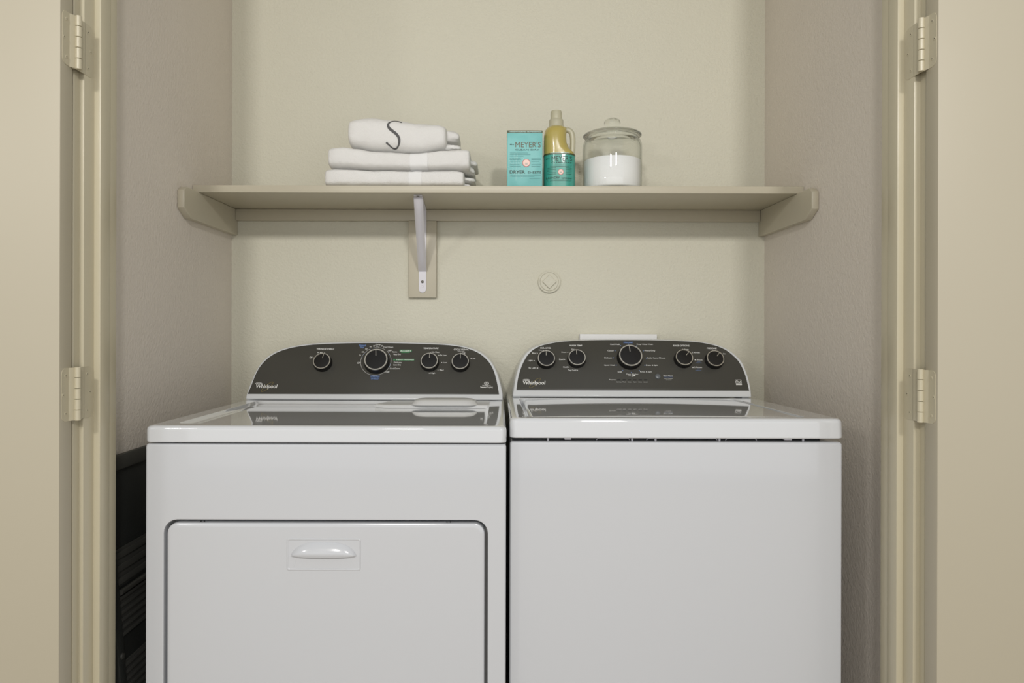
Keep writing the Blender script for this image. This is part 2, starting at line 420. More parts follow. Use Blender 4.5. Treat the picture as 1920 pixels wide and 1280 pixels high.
def join(o, bm, m):              # print becomes part of the surface it is on, in its own ink
    me = o.data; me.materials.append(m); idx = len(me.materials)-1
    b2 = bmesh.new(); b2.from_mesh(me); n0 = len(b2.faces); merge(b2, bm); b2.faces.ensure_lookup_table()
    for f in b2.faces[n0:]: f.material_index = idx
    b2.to_mesh(me); b2.free()
def lab(t, cx, cy, wd, ht, **kw): return (t, cx-wd/2, cx+wd/2, cy-ht/2, cy+ht/2, kw)
def dot(cx, cy, r=1.1): return ('@', cx-r, cx+r, cy-r, cy+r)
def logo(panel, plane, x0, x1, ytop, ybase, gold):
    B = {'bold': .022, 'shear': .12}
    hh = ybase-ytop
    labels(panel, plane, 'brand_lettering', M['print'], [('Whirlpool', x0, x1, ytop, ybase+hh*.27, B)])
    labels(panel, plane, 'emblem', M['print'], [],
           extra=lambda bm, mp: (ribbon(bm, mp, circ(*plane.uv(x0+6.2, ytop-1.6), .0092, n=32, ry=.0021), .0010),
                                 [quad(bm, mp, plane.uv(x0+dx, ytop)[0], plane.uv(x0+dx+1.1, ytop)[0], plane.uv(x0, ytop-.9)[1], plane.uv(x0, ytop-2.3)[1]) for dx in (3.4, 5.6, 7.8)]))
    (gx0, gy0, gx1, gy1) = gold
    a = Vector(plane.uv(gx0, gy0)); b = Vector(plane.uv(gx1, gy1)); c = (a+b)/2; L = (b-a).length/2
    labels(panel, plane, 'gold_swoosh', M['gold'], [], off=.0014,
           extra=lambda bm, mp: ribbon(bm, mp, circ(c.x, c.y, L, n=48, ry=L*.27, rot=math.atan2((b-a).y, (b-a).x)), .0007))

# ---- dryer
DX0, DX1, DF, DB = -.7213, .0160, 1.424, 2.144
dry = thing('dryer', ((DX0+DX1)/2, (DF+DB)/2, 0), 'white front-loading clothes dryer on the left with wide door and pull handle', 'dryer')
hx0, hx1, hz0, hz1 = -.6825, -.0215, .20, .7215       # opening the door sits in
def L3(pts, y): return [(a, y, b) for a, b in pts]
def ins(x0, x1, z0, z1, d, r): return rrect(x0+d, x1-d, z0+d, z1-d, r)
bm = bmesh.new()
loft(bm, [L3(ins(DX0, DX1, .02, .8770, 0, .006), DB), L3(ins(DX0, DX1, .02, .8770, 0, .006), DF+.007),
          L3(ins(DX0, DX1, .02, .8770, .0007, .006), DF+.0035), L3(ins(DX0, DX1, .02, .8770, .0025, .006), DF+.001), L3(ins(DX0, DX1, .02, .8770, .0065, .006), DF),
          L3(ins(hx0, hx1, hz0, hz1, -.003, .030), DF), L3(ins(hx0, hx1, hz0, hz1, -.0008, .028), DF+.001), L3(ins(hx0, hx1, hz0, hz1, 0, .027), DF+.004),
          L3(ins(hx0, hx1, hz0, hz1, 0, .027), DF+.046)])
link('cabinet', bm, M['enamel'], dry)
px0, px1, pz0, pz1 = -.4316, -.2800, .6190, .6845     # handle plate
g = .0058
bm = bmesh.new()
loft(bm, [L3(ins(hx0, hx1, hz0, hz1, g, .022), DF+.042), L3(ins(hx0, hx1, hz0, hz1, g, .022), DF+.005),
          L3(ins(hx0, hx1, hz0, hz1, g+.0012, .021), DF+.002), L3(ins(hx0, hx1, hz0, hz1, g+.004, .020), DF+.0003), L3(ins(hx0, hx1, hz0, hz1, g+.009, .018), DF-.0002),
          L3(ins(px0, px1, pz0, pz1, .001, .004), DF-.0002), L3(ins(px0, px1, pz0, pz1, .001, .004), DF+.0405)], cap1=False)
door = link('door', bm, M['enamel'], dry)
bm = bmesh.new()
def trap(xa, xb, xc, xd, z0, z1, r=.003):              # rounded rectangle skewed to a trapezoid: bottom xa..xb, top xc..xd
    out = []
    for a, b in rrect(0, 1, 0, 1, .08):
        l = xa+(xc-xa)*b; rr = xb+(xd-xb)*b; out.append((l+(rr-l)*a, z0+(z1-z0)*b))
    return out
loft(bm, [L3(ins(px0, px1, pz0, pz1, 0, .004), DF-.0001), L3(ins(px0, px1, pz0, pz1, .0002, .004), DF-.0007), L3(ins(px0, px1, pz0, pz1, .0012, .004), DF-.0013),
          L3(ins(px0, px1, pz0, pz1, .0024, .0035), DF-.0013), L3(ins(px0, px1, pz0, pz1, .0040, .003), DF-.0004),
          L3(trap(-.4185, -.2930, -.4070, -.3050, .6225, .6535), DF-.0004),
          L3(trap(-.4170, -.2945, -.4050, -.3070, .6240, .6535), DF+.0040),
          L3(trap(-.4100, -.3015, -.4035, -.3085, .6270, .6530), DF+.0140),
          L3(trap(-.4040, -.3080, -.4020, -.3100, .6410, .6525), DF+.0340),
          L3(trap(-.4030, -.3090, -.4015, -.3105, .6430, .6520), DF+.0350)])
hd = link('handle', bm, M['handle'], door, ang=20)
bm = bmesh.new(); NU, NV = 36, 10; hx = (-.4235, -.2885); rows = []
for j in range(NV+1):
    v = j/NV; row = []
    for i in range(NU+1):
        u = -1+2*i/NU; e = max(0, 1-abs(u)**3.2)**.75
        z = .6480+.0285*v*e+.0010*(abs(u)**2)
        y = DF-.0006-.0125*(e**.7)*math.cos(v*PI/2)**.75*min(1, .75+v)
        row.append(bm.verts.new((hx[0]+(hx[1]-hx[0])*i/NU, y, z)))
    rows.append(row)
under = [bm.verts.new((v.co.x, DF+.006, v.co.z+.001)) for v in rows[0]]
for a, b in zip([under]+rows, rows):
    for i in range(NU): bm.faces.new((a[i], a[i+1], b[i+1], b[i]))
bmesh.ops.remove_doubles(bm, verts=bm.verts, dist=.00003)
link('grip', bm, M['handle'], hd, ang=50)
for x in ((380-CX)/F*DF, (842-CX)/F*DF):
    for dx in (-.0035, .0035):
        bm = bmesh.new(); lathe(bm, [(.0012, 0), (.001, .003)], (x+dx, DF+.004, .7183), Vector((0, -1, 0)), n=8); link('door_clip', bm, M['dark'], door)
def slope(bm):                   # the washer's top falls a little towards the back
    for v in bm.verts: v.co.z -= max(0, v.co.y-1.475)*.0135 if v.co.z > .9 else 0
def L3z(pts, z): return [(a, b, z) for a, b in pts]
bm = bmesh.new()
a = (DX0, DX1+.0006, DF-.002, 2.135)
loft(bm, [L3z(ins(*a, .004, .012), .8790), L3z(ins(*a, .0008, .012), .8805), L3z(ins(*a, 0, .012), .8835), L3z(ins(*a, 0, .012), .9040), L3z(ins(*a, .0006, .012), .9085), L3z(ins(*a, .0026, .012), .9115),
          L3z(ins(*a, .006, .012), .9132), L3z(ins(*a, .010, .012), .9138)]+[L3z(rrect(DX0+d, DX1-d*.9, DF+d-.004, 1.9605-(d-.044)*.6, .016), z) for d, z in ((.044, .9130), (.0455, .9124), (.049, .9090), (.0535, .9058), (.058, .9050))])
for v in bm.verts: v.co.z -= max(0, v.co.y-1.475)*.0065 if v.co.z > .9 else 0
top = link('top', bm, M['enamel_top'], dry)
# lint screen cover with its raised pull
bm = bmesh.new()
cov = lambda d: [(-.330+d, 1.862+d), (-.300+d, 1.845+d), (-.030-d, 1.845+d), (-.024-d, 1.850+d), (-.024-d, 1.962-d), (-.300+d, 1.962-d)]
loft(bm, [L3z(cov(0), .9031), L3z(cov(0), .9100), L3z(cov(.0015), .9116), L3z(cov(.004), .9120)])
lc = link('lint_screen_cover', bm, M['lint'], dry)
bm = bmesh.new(); a = (-.226, -.062, 1.838, 1.915)
loft(bm, [L3z(ins(*a, -.008, .030), .9118), L3z(ins(*a, -.005, .030), .9150), L3z(ins(*a, -.001, .028), .9205), L3z(ins(*a, .006, .026), .9242), L3z(ins(*a, .014, .024), .9258), L3z(ins(*a, .024, .014), .9262)])
link('pull', bm, M['lint'], lc)
# console of the dryer
DP = Plane((0, 1.985, .925), (1, 0, 0), (0, math.sin(ALPHA), math.cos(ALPHA)))
def T1(*p): return [(440+x/3.692, 620+y/3.694) for x, y in p]
panel_d = catmull([(464.8, 739.6), (472.5, 721.6), (480.6, 701), (491.5, 683.6), (507.7, 668.8), (529, 658), (562, 650), (608, 645.6), (684, 643.6), (765, 644.2), (833, 646.7), (868, 651.3), (895, 660.6), (914, 675.5), (925, 693), (931.6, 715), (936, 739.4)], 5)
outer_d = catmull([(460.8, 748.8), (460.9, 744), (463.5, 735), (470, 718), (478, 699), (489, 681), (505.5, 665.6), (527.5, 654.6), (561, 646.6), (608, 642.4), (684, 640.7), (765, 641.3), (834, 643.6), (870, 648.3), (898.5, 657.8), (918.5, 673.5), (930, 692), (938, 715), (942.6, 735), (943.2, 744), (943.2, 748.8)], 5)
cp = console(dry, DP, [tuple(p) for p in outer_d], [tuple(p) for p in panel_d], 2.128)
for x0, x1 in ((-.7115, -.690), (-.0095, .0115)):
    link('console_foot', mbox(x0, x1, 1.984, 2.05, .9108, .9165, bev=.001), M['plastic'], dry)
logo(cp, DP, 479.6, 521.2, 721.8, 728.9, (490.5, 735.2, 512.5, 717.5))
for (x, y, r, a) in ((603.3, 676.9, .0248, 9), (704.9, 674.0, .0335, -5), (805, 676, .0248, 1), (863, 676.9, .0248, 0)):
    knob(dry, DP, x, y, r, a, .019 if r < .03 else .022)
B = {'bold': .02}; BI = {'bold': .02, 'shear': .15}
Z1 = lambda x, y: (570+x/8.727, 640+y/8.727)
Z2 = lambda x, y: (770+x/10.667, 640+y/10.667)
def zl(Z, t, x0, x1, y0, y1, **kw):
    a = Z(x0, y0); b = Z(x1, y1); return (t, a[0], b[0], a[1], b[1], kw)
wl = [zl(Z1, 'WRINKLE SHIELD', 208, 498, 118, 148, **BI), zl(Z1, '90 Min', 220, 315, 180, 205, bold=.01), zl(Z1, 'Off', 92, 140, 258, 286, **B), zl(Z1, '@', 146, 162, 265, 281), zl(Z1, '@', 334, 350, 184, 200),
      zl(Z1, '70', 903, 935, 224, 246), zl(Z1, '60', 945, 982, 168, 190), zl(Z1, '50', 1003, 1040, 120, 142), zl(Z1, '40', 1072, 1108, 84, 106), zl(Z1, '30', 1133, 1166, 70, 92),
      zl(Z1, 'Damp', 1170, 1256, 48, 76), zl(Z1, 'Dry', 1184, 1240, 76, 102), zl(Z1, '20', 1262, 1298, 68, 90), zl(Z1, 'Cool Down', 1300, 1462, 86, 112), zl(Z1, 'OFF', 1376, 1438, 146, 170, **BI),
      zl(Z1, 'Items', 1450, 1526, 165, 188), zl(Z1, 'Very Dry', 1462, 1588, 206, 238), zl(Z1, 'Delicate', 1474, 1598, 338, 364), zl(Z1, 'Less Dry', 1466, 1590, 376, 408),
      zl(Z1, 'Cool Down', 1406, 1574, 436, 462), zl(Z1, 'OFF', 1340, 1402, 496, 520, **BI), zl(Z1, 'OFF', 872, 936, 346, 372, **BI),
      zl(Z2, 'TEMPERATURE', 258, 560, 130, 160, **BI), zl(Z2, 'No Heat', 425, 576, 205, 235), zl(Z2, '@', 395, 411, 212, 228), zl(Z2, 'Ex Low', 594, 722, 266, 294), zl(Z2, '@', 556, 574, 272, 290),
      zl(Z2, 'Low', 652, 726, 414, 440), zl(Z2, '@', 616, 634, 420, 438), zl(Z2, 'Med', 578, 660, 562, 590), zl(Z2, '@', 540, 558, 568, 586), zl(Z2, 'High', 404, 492, 624, 658), zl(Z2, '@', 366, 384, 632, 650),
      zl(Z2, 'CYCLE SIGNAL', 862, 1164, 150, 182, **BI), zl(Z2, 'Push to Start', 940, 1076, 192, 206), zl(Z2, 'Off', 1030, 1096, 226, 254), zl(Z2, '@', 1000, 1016, 232, 248), zl(Z2, 'On', 1238, 1294, 332, 356), zl(Z2, '@', 1200, 1218, 336, 354),
      zl(Z2, 'High Efficiency', 1436, 1602, 874, 898), zl(Z2, 'Sensor', 1396, 1520, 900, 932, bold=.03), zl(Z2, 'Drying', 1524, 1644, 900, 940)]
def dial(bm, mp):
    u, v = DP.uv(704.9+.2, 678.0); ribbon(bm, mp, circ(u, v, .0442, 118, 408, 80), .0006); ribbon(bm, mp, circ(u, v, .0442, 56, 104, 20), .0006)
    c = DP.uv(770+1520/10.667, 640+842/10.667)
    ribbon(bm, mp, circ(c[0]-.002, c[1], .0042, 60, 300, 16), .0012); ribbon(bm, mp, circ(c[0]+.002, c[1], .0042, -120, 120, 16), .0012); ribbon(bm, mp, circ(c[0], c[1]+.0008, .0022, 0, 360, 12), .0012)
labels(cp, DP, 'white_print', M['print'], wl, extra=dial)
labels(cp, DP, 'blue_print', M['bluebox'], [zl(Z1, '#', 896, 1022, 56, 92), zl(Z1, '#', 916, 990, 88, 120), zl(Z1, '#', 1085, 1244, 560, 598), zl(Z1, '#', 1094, 1230, 596, 632)], off=.0013)
def bd(bm, mp):
    u, v = DP.uv(705.1, 678)
    for a in (162, 150, 138, 118, 104, 90, 76, 30, 15, -12, -22): disc(bm, mp, u+.0435*math.cos(math.radians(a)), v+.0435*math.sin(math.radians(a)), .0011, 10)
labels(cp, DP, 'blue_lettering', M['printblue'], [zl(Z1, 'Timed', 900, 1014, 60, 88, **B), zl(Z1, 'Dry', 920, 984, 90, 122, **B), zl(Z1, 'WRINKLE', 1090, 1240, 565, 592), zl(Z1, 'SHIELD', 1100, 1224, 600, 626)], extra=bd)
labels(cp, DP, 'green_print', M['printgreen'], [zl(Z1, '#', 1566, 1766, 142, 180), zl(Z1, '#', 1592, 1732, 184, 193), zl(Z1, '#', 1500, 1806, 292, 318), zl(Z1, '#', 1462, 1496, 294, 318)], off=.0014)
labels(cp, DP, 'pale_lettering', M['print'], [zl(Z1, 'ACCUDRY', 1574, 1758, 147, 175, bold=.02, shear=.15), zl(Z1, 'ENERGY PREFERRED', 1508, 1800, 296, 314)])

# ---- washer
WX0, WX1, WF, WB = .0240, .7235, 1.465, 2.144
wsh = thing('washing_machine', ((WX0+WX1)/2, (WF+WB)/2, 0), 'white top-loading washing machine on the right with plain front and five dials', 'washing machine')
bm = bmesh.new(); a = (WX0, WX1, .02, .8765)
loft(bm, [L3(ins(*a, 0, .006), WB), L3(ins(*a, 0, .006), WF+.007), L3(ins(*a, .0007, .006), WF+.0035), L3(ins(*a, .0025, .006), WF+.001), L3(ins(*a, .0065, .006), WF)])
link('cabinet', bm, M['enamel'], wsh)
bm = bmesh.new(); a = (WX0-.0005, WX1+.0005, WF-.004, 2.135); lid = (.0585, .6565, 1.4885, 1.955)
loft(bm, [L3z(ins(*a, .006, .012), .8845), L3z(ins(*a, .0015, .012), .8845), L3z(ins(*a, .0003, .012), .8857), L3z(ins(*a, 0, .012), .8885), L3z(ins(*a, 0, .014), .9160), L3z(ins(*a, .0006, .014), .9205), L3z(ins(*a, .0026, .014), .9240),
          L3z(ins(*a, .006, .014), .9256), L3z(ins(*a, .010, .014), .9260), L3z(ins(*lid, -.0035, .020), .9260), L3z(ins(*lid, -.0012, .018), .9252), L3z(ins(*lid, 0, .018), .9225), L3z(ins(*lid, 0, .018), .9080)])
slope(bm); link('top', bm, M['enamel_top'], wsh)
bm = bmesh.new(); lx0, lx1, ly0, ly1 = .0675, .6540, 1.4910, 1.953; NX, NY = 60, 24; rows = []
for j in range(NY+1):            # domed lid: highest along the middle, softly turned down at its edges
    row = []
    for i in range(NX+1):
        e = lambda q: .5-.5*math.cos(PI*q)
        x = lx0+(lx1-lx0)*e(i/NX); y = ly0+(ly1-ly0)*e(j/NY); cxm = (x-(lx0+lx1)/2)/((lx1-lx0)/2)
        d = min(x-lx0, lx1-x, y-ly0, ly1-y); k = max(0, 1-d/.010)
        row.append(bm.verts.new((x, y, .9285-.0032*cxm**2-.0055*k*k-.0016*((y-1.72)/.23)**2)))
    rows.append(row)
for ra, rb in zip(rows, rows[1:]):
    for i in range(NX): bm.faces.new((ra[i], ra[i+1], rb[i+1], rb[i]))
rim = rows[0]+[r[-1] for r in rows[1:]]+rows[-1][-2::-1]+[r[0] for r in rows[-2:0:-1]]
low = [bm.verts.new((v.co.x, v.co.y, .9085)) for v in rim]
for i in range(len(rim)):
    j = (i+1) % len(rim); bm.faces.new((rim[i], rim[j], low[j], low[i]))
bm.faces.new(low)
slope(bm); link('lid', bm, M['enamel_top'], wsh, ang=50)
bm = bmesh.new()
link('gap_shade_block', mbox(WX0+.03, WX1-.03, WF+.04, 2.10, .8766, .8844), M['dark'], wsh)  # dark block set in the gap below the top, stands in for shade
for (xa, xb) in ((1059, 1071), (1470, 1484)):
    xa, xb = [(x-CX)/F*(WF+.012) for x in (xa, xb)]
    link('clip', mbox(xa, xb, WF+.008, WF+.02, .8795, .8844, bev=.0005), M['steel'], wsh)
for x in (1028, 1186, 1230, 1350, 1507):
    x = (x-CX)/F*(WF+.012); bm = bmesh.new(); lathe(bm, [(.0016, 0), (.0024, .001), (.0024, .004), (.0014, .0062)], (x, WF+.014, .8766), n=12)
    link('stud', bm, M['steel'], wsh)
for (xa, xb) in ((1122, 1178), (1216, 1342), (1364, 1416)):
    xa, xb = [(x-CX)/F*(WF+.018) for x in (xa, xb)]; bm = bmesh.new()
    tube(bm, [(xa-.004, WF+.018, .8775), (xa, WF+.018, .8815), (xb, WF+.018, .8815), (xb+.004, WF+.018, .8775)], .0009, 6)
    link('spring_wire', bm, M['steel'], wsh)
WP = Plane((0, 1.985, .935), (1, 0, 0), (0, math.sin(ALPHA), math.cos(ALPHA)))
panel_w = catmull([(968.6, 731.2), (971, 712), (975, 696), (980.3, 681.5), (987.4, 668.6), (993.5, 661.3), (1000.6, 655), (1010.8, 649.5), (1021, 646), (1041.2, 642), (1061.6, 639.6), (1087, 638), (1130, 637), (1185, 636.8), (1240, 637.3), (1280.6, 638.8), (1311, 641), (1331.4, 644.4), (1346.6, 648.6), (1361.9, 655.8), (1377, 667.8), (1387.3, 680), (1397.4, 702), (1404.8, 731.2)], 4)
outer_w = catmull([(961.5, 742.3), (961.7, 737), (963.2, 727), (966, 709), (970, 693), (975.4, 678.3), (983.4, 664.6), (993.5, 654.6), (1005.7, 648), (1021, 643.3), (1041, 639.6), (1071.7, 636.8), (1130, 634.9), (1185, 634.6), (1240, 635), (1280.6, 636.3), (1312, 638.4), (1333, 641.8), (1349.5, 646), (1366, 653.6), (1382, 666), (1393, 679), (1402.5, 702), (1408, 724), (1409.5, 737), (1409.7, 742.3)], 4)
wp = console(wsh, WP, [tuple(p) for p in outer_w], [tuple(p) for p in panel_w], 2.128)
for x0, x1 in ((.0420, .0620), (.6930, .7140)):
    link('console_foot', mbox(x0, x1, 1.987, 2.05, .9190, .9240, bev=.001), M['plastic'], wsh)
logo(wp, WP, 980.8, 1022.8, 714, 721, (993.5, 726.5, 1013, 709))
for (x, y, r, a) in ((1024.6, 670.8, .0248, 0), (1082.2, 669, .0248, -3), (1182.7, 665.1, .0335, -4), (1283.5, 668.5, .0248, 42), (1341.8, 670.3, .0248, 38)):
    knob(wsh, WP, x, y, r, a, .019 if r < .03 else .022)
Z3 = lambda x, y: (960+x/9.846, 630+y/9.846)
Z4 = lambda x, y: (1120+x/12.8, 630+y/12.8)
Z5 = lambda x, y: (1240+x/9.846, 630+y/9.846)
wl = [zl(Z3, 'SOIL LEVEL', 522, 718, 206, 234, **B), zl(Z3, 'Heavy', 495, 590, 250, 274), zl(Z3, '@', 622, 638, 254, 270), zl(Z3, 'Med', 374, 444, 302, 328), zl(Z3, '@', 460, 478, 308, 326), zl(Z3, 'Light', 296, 384, 438, 470), zl(Z3, '@', 400, 418, 444, 462),
      zl(Z3, 'Ex Light', 312, 452, 574, 608), zl(Z3, '@', 466, 486, 580, 600), zl(Z3, 'WASH TEMP', 1060, 1294, 160, 188, **B), zl(Z3, 'Hot', 1096, 1150, 230, 252), zl(Z3, 'Warm', 908, 1004, 286, 308), zl(Z3, '@', 1020, 1038, 288, 306),
      zl(Z3, 'Cool', 868, 948, 416, 444), zl(Z3, '@', 964, 982, 422, 440), zl(Z3, 'Cold', 944, 1022, 556, 584), zl(Z3, '@', 1036, 1054, 562, 580), zl(Z3, 'Tap Cold', 1034, 1184, 614, 648), zl(Z3, '@', 1196, 1216, 620, 640),
      zl(Z4, 'Cold Wash', 308, 534, 180, 212), zl(Z4, 'Deep Water Wash', 948, 1330, 178, 216), zl(Z4, 'Casual', 246, 386, 330, 362), zl(Z4, 'Heavy Duty', 1134, 1386, 328, 368), zl(Z4, 'Delicate', 172, 346, 500, 532), zl(Z4, 'Bulky Items /Sheets', 1206, 1628, 500, 540),
      zl(Z4, 'Quick Wash', 166, 420, 680, 714), zl(Z4, 'Drain & Spin', 1168, 1444, 678, 716), zl(Z4, 'Soak', 490, 594, 836, 868), zl(Z4, 'Rinse & Spin', 1030, 1304, 834, 872), zl(Z4, 'Clean Washer', 690, 984, 892, 926),
      zl(Z4, 'with', 742, 804, 934, 956), zl(Z4, 'Progress', 288, 440, 1030, 1064, **B), zl(Z4, 'Sensing', 466, 576, 1086, 1112), zl(Z4, 'Wash', 606, 682, 1086, 1106), zl(Z4, 'Rinse', 736, 812, 1086, 1106), zl(Z4, 'Spin', 870, 936, 1086, 1110), zl(Z4, 'Done', 992, 1066, 1086, 1106), zl(Z4, 'Lid Lock', 1112, 1208, 1086, 1106),
      zl(Z5, 'RINSE OPTIONS', 218, 514, 156, 186, **B), zl(Z5, '1 Rinse', 396, 500, 228, 252), zl(Z5, '2 Rinses', 566, 706, 284, 310), zl(Z5, '1 Rinse', 640, 756, 420, 444), zl(Z5, '@', 614, 634, 422, 442), zl(Z5, '2 Rinses', 608, 748, 556, 582), zl(Z5, '@', 572, 592, 562, 582),
      zl(Z5, 'PRESOAK', 840, 1022, 204, 234, **B), zl(Z5, 'On', 1136, 1180, 306, 330), zl(Z5, 'Off', 936, 1000, 250, 270), zl(Z5, 'Start / Pause', 40, 208, 716, 740, bold=.03), zl(Z5, 'Hold 3 Seconds', 50, 208, 766, 782), zl(Z5, 'to Cancel', 86, 184, 794, 810)]
def estar(bm, mp):
    (ua, va), (ub, vb) = WP.uv(*Z5(1372, 856)), WP.uv(*Z5(1474, 800))
    for t in (((ua, va), (ua, vb), (ub, vb), (ub, va), (ua, va)),): ribbon(bm, mp, t, .0009)
    ribbon(bm, mp, [(ua+.001+(ub-ua-.002)*i/10, va+.0015+(vb-va-.003)*(.45+.35*math.sin(i*.75))) for i in range(11)], .0016)
    ua2, va2 = WP.uv(*Z5(1380, 894)); ub2, vb2 = WP.uv(*Z5(1484, 866)); quad(bm, mp, ua2, ub2, va2, vb2)
    (u, v) = WP.uv(*Z4(866, 950)); ribbon(bm, mp, [(u-.0055, v-.0010), (u+.0055, v+.0014)], .0030)
    u, v = WP.uv(1182.9, 669.5)
labels(wp, WP, 'white_print', M['print'], wl, extra=estar)
bl = [zl(Z4, '@', x-11, x+11, y-11, y+11) for x, y in ((556, 228), (746, 188), (940, 234), (424, 350), (1100, 350), (384, 516), (1176, 520), (454, 694), (1140, 694), (610, 822), (1012, 822), (816, 868))]
labels(wp, WP, 'blue_print', M['bluebox'], [zl(Z4, '#', 622, 852, 128, 172), zl(Z5, '#', 44, 210, 746, 758)], off=.0013)
labels(wp, WP, 'blue_lettering', M['printblue'], [zl(Z4, 'Normal', 640, 836, 132, 166, bold=.03), zl(Z5, 'with', 660, 716, 454, 470), zl(Z5, 'Softener', 636, 746, 480, 494), zl(Z5, 'with', 654, 710, 590, 606), zl(Z5, 'Softener', 630, 738, 616, 630)]+bl)
for i in range(6):
    xa, ya = Z4(478+i*129, 1034); xb, yb = Z4(552+i*129, 1058); (ua, va), (ub, vb) = WP.uv(xa, yb), WP.uv(xb, ya)
    bm = bmesh.new(); loft(bm, [[WP.p(u, v, o) for u, v in ((ua, va), (ub, va), (ub, vb), (ua, vb))] for o in (.0008, .0018)])
    link('indicator', bm, M['led'], wp)
c = WP.p(*WP.uv(*Z4(1452, 962))); bm = bmesh.new()
lathe(bm, [(.0082, .0008), (.0082, .0028), (.0074, .0040), (.0045, .0050), (.001, .0053)], c, WP.n, n=32)
link('start_button', bm, M['btn'], wp, ang=60)

# ---------------------------------------------------------------- folded step stool between dryer and wall
lean = math.radians(5.0)
st = thing('step_stool', (-.746, 1.62, .004), 'folded black plastic step stool leaning on the wall left of the dryer', 'step stool', rot=(0, -lean, 0))
def sl(name, bm, m, parent=st):
    o = link(name, bm, m); o.parent = parent; return o
yn, yf_ = -.175, .200
for y0 in (yn, yf_-.028):
    sl('side_rail', mbox(-.030, -.002, y0, y0+.026, 0, .80, bev=.004), M['stool'])
sl('back_panel', mbox(-.024, -.010, yn+.027, yf_-.029, .640, .838, bev=.003), M['stool'])
bm = bmesh.new(); box(bm, -.012, .002, yn-.002, yf_+.002, .806, .8385, bev=.004)
sl('top_rail', bm, M['stoolrib'])
for za, zb, n in ((.455, .545, 6), (.300, .405, 7), (.560, .640, 3), (.10, .20, 6)):
    bm = bmesh.new(); box(bm, -.024, -.010, yn+.027, yf_-.029, za, zb, bev=.002)
    for i in range(n):
        z = za+(i+.5)*(zb-za)/n; box(bm, -.011, -.0055, yn+.030, yf_-.032, z-(zb-za)/n*.26, z+(zb-za)/n*.26, bev=.0015)
    sl('step' if n > 3 else 'hinge_panel', bm, M['stoolrib'])
bm = bmesh.new(); tube(bm, [(-.004, yn+.028, .552), (-.004, yf_-.03, .552)], .006, 12); sl('crossbar', bm, M['stoolrib'])
sl('inner_panel', mbox(-.026, -.012, yn+.027, yf_-.029, .01, .64), M['stool'])
for z in (.425, .75):
    bm = bmesh.new(); lathe(bm, [(.007, 0), (.006, .003), (.002, .004)], (-.002, yn+.013, z), Vector((1, 0, 0)), n=16); sl('rivet', bm, M['stoolrib'])

# ---------------------------------------------------------------- towels on the shelf
class Towel:
    def __init__(s, x0, x1, yc, hd, z0, ztop, px_=5, nz=0.0, rc=.6, seed=0):
        s.x0, s.x1, s.yc, s.hd, s.z0, s.ztop, s.p, s.seed, s.rc = x0, x1, yc, hd, z0, ztop, px_, seed, rc
    def pt(s, u, t, off=0):      # u along the length -1..1, t around the section
        x = (s.x0+s.x1)/2+(s.x1-s.x0)/2*u
        e = max(0, 1-abs(u)**s.p)**(1/s.p*1.2)
        zb = s.z0(x); zt = s.ztop(x); hz = (zt-zb)/2; zc = (zt+zb)/2
        c, sn = math.cos(t), math.sin(t); q = s.rc
        f = lambda a: math.copysign(abs(a)**q, a)
        y = s.yc-(s.hd*(.93+.07*e)-.0+off)*f(c)*(.6+.4*e); z = zc+(hz*(.25+.75*e)+off)*f(sn)
        v = Vector((x, y, z)); nn = noise.noise(v*22+Vector((s.seed, 0, 0)))*.0022+noise.noise(v*70)*.0009
        k = .15+.85*min(1, max(0, c)*1.5+max(0, sn)*.3)
        return Vector((x+off*u*0, y-nn*k, z+nn*k*.4))
    def mesh(s, nu=110, nt=56):
        bm = bmesh.new(); loops = []
        for i in range(nu+1):
            u = -1+2*i/nu; u = math.copysign(1-(1-abs(u))**1.35, u)*.9999
            loops.append([s.pt(u, 2*PI*j/nt) for j in range(nt)])
        loft(bm, loops); return bm
    def front(s, x, z, off):
        u = (x-(s.x0+s.x1)/2)/((s.x1-s.x0)/2); zb, zt = s.z0(x), s.ztop(x); a = max(-.995, min(.995, (z-(zt+zb)/2)/((zt-zb)/2)))
        t = math.asin(math.copysign(abs(a)**(1/s.rc), a)); p = s.pt(u, t, off); return Vector((x, p.y, z))
    def band(s, xa, xb):
        bm = bmesh.new(); rows = []
        for i in range(13):
            x = xa+(xb-xa)*i/12; u = (x-(s.x0+s.x1)/2)/((s.x1-s.x0)/2)
            rows.append([bm.verts.new(s.pt(u, -1.35+2.9*j/30, .0006)) for j in range(31)])
        for a, b in zip(rows, rows[1:]):
            for j in range(30): bm.faces.new((a[j], a[j+1], b[j+1], b[j]))
        return bm
SC = F/1.905
def tx(px): return (px-CX)/SC
def tz(py): return H+(CY-py)/SC
def interp(pts):
    pts = [(tx(a), tz(b)) for a, b in pts]
    def f(x):
        if x <= pts[0][0]: return pts[0][1]
        for (a, b), (c, d) in zip(pts, pts[1:]):
            if x <= c: t = (x-a)/(c-a); t = t*t*(3-2*t); return b+(d-b)*t
        return pts[-1][1]
    return f
zA = interp([(608, 314.5), (640, 314.8), (700, 317.5), (780, 318.5), (850, 317.5), (890, 320)])
zB = interp([(610, 274.5), (640, 272.5), (665, 276), (700, 281.5), (780, 285), (830, 279), (885, 276)])
zC = interp([(651, 216), (690, 214), (735, 217.5), (790, 225), (830, 227), (860, 236)])
zs = lambda x: ZS1+.0005
def gapz(f, d=.0012): return lambda x: f(x)+d
T_a = Towel(tx(607.5), tx(869), 1.998, .100, zs, zA, 16, seed=1, rc=.45)
T_b = Towel(tx(613.5), tx(880), 1.998, .099, gapz(zA), zB, 16, seed=5, rc=.45)
T_c = Towel(tx(649), tx(835), 1.985, .078, gapz(zB), zC, 8, seed=9, rc=.62)
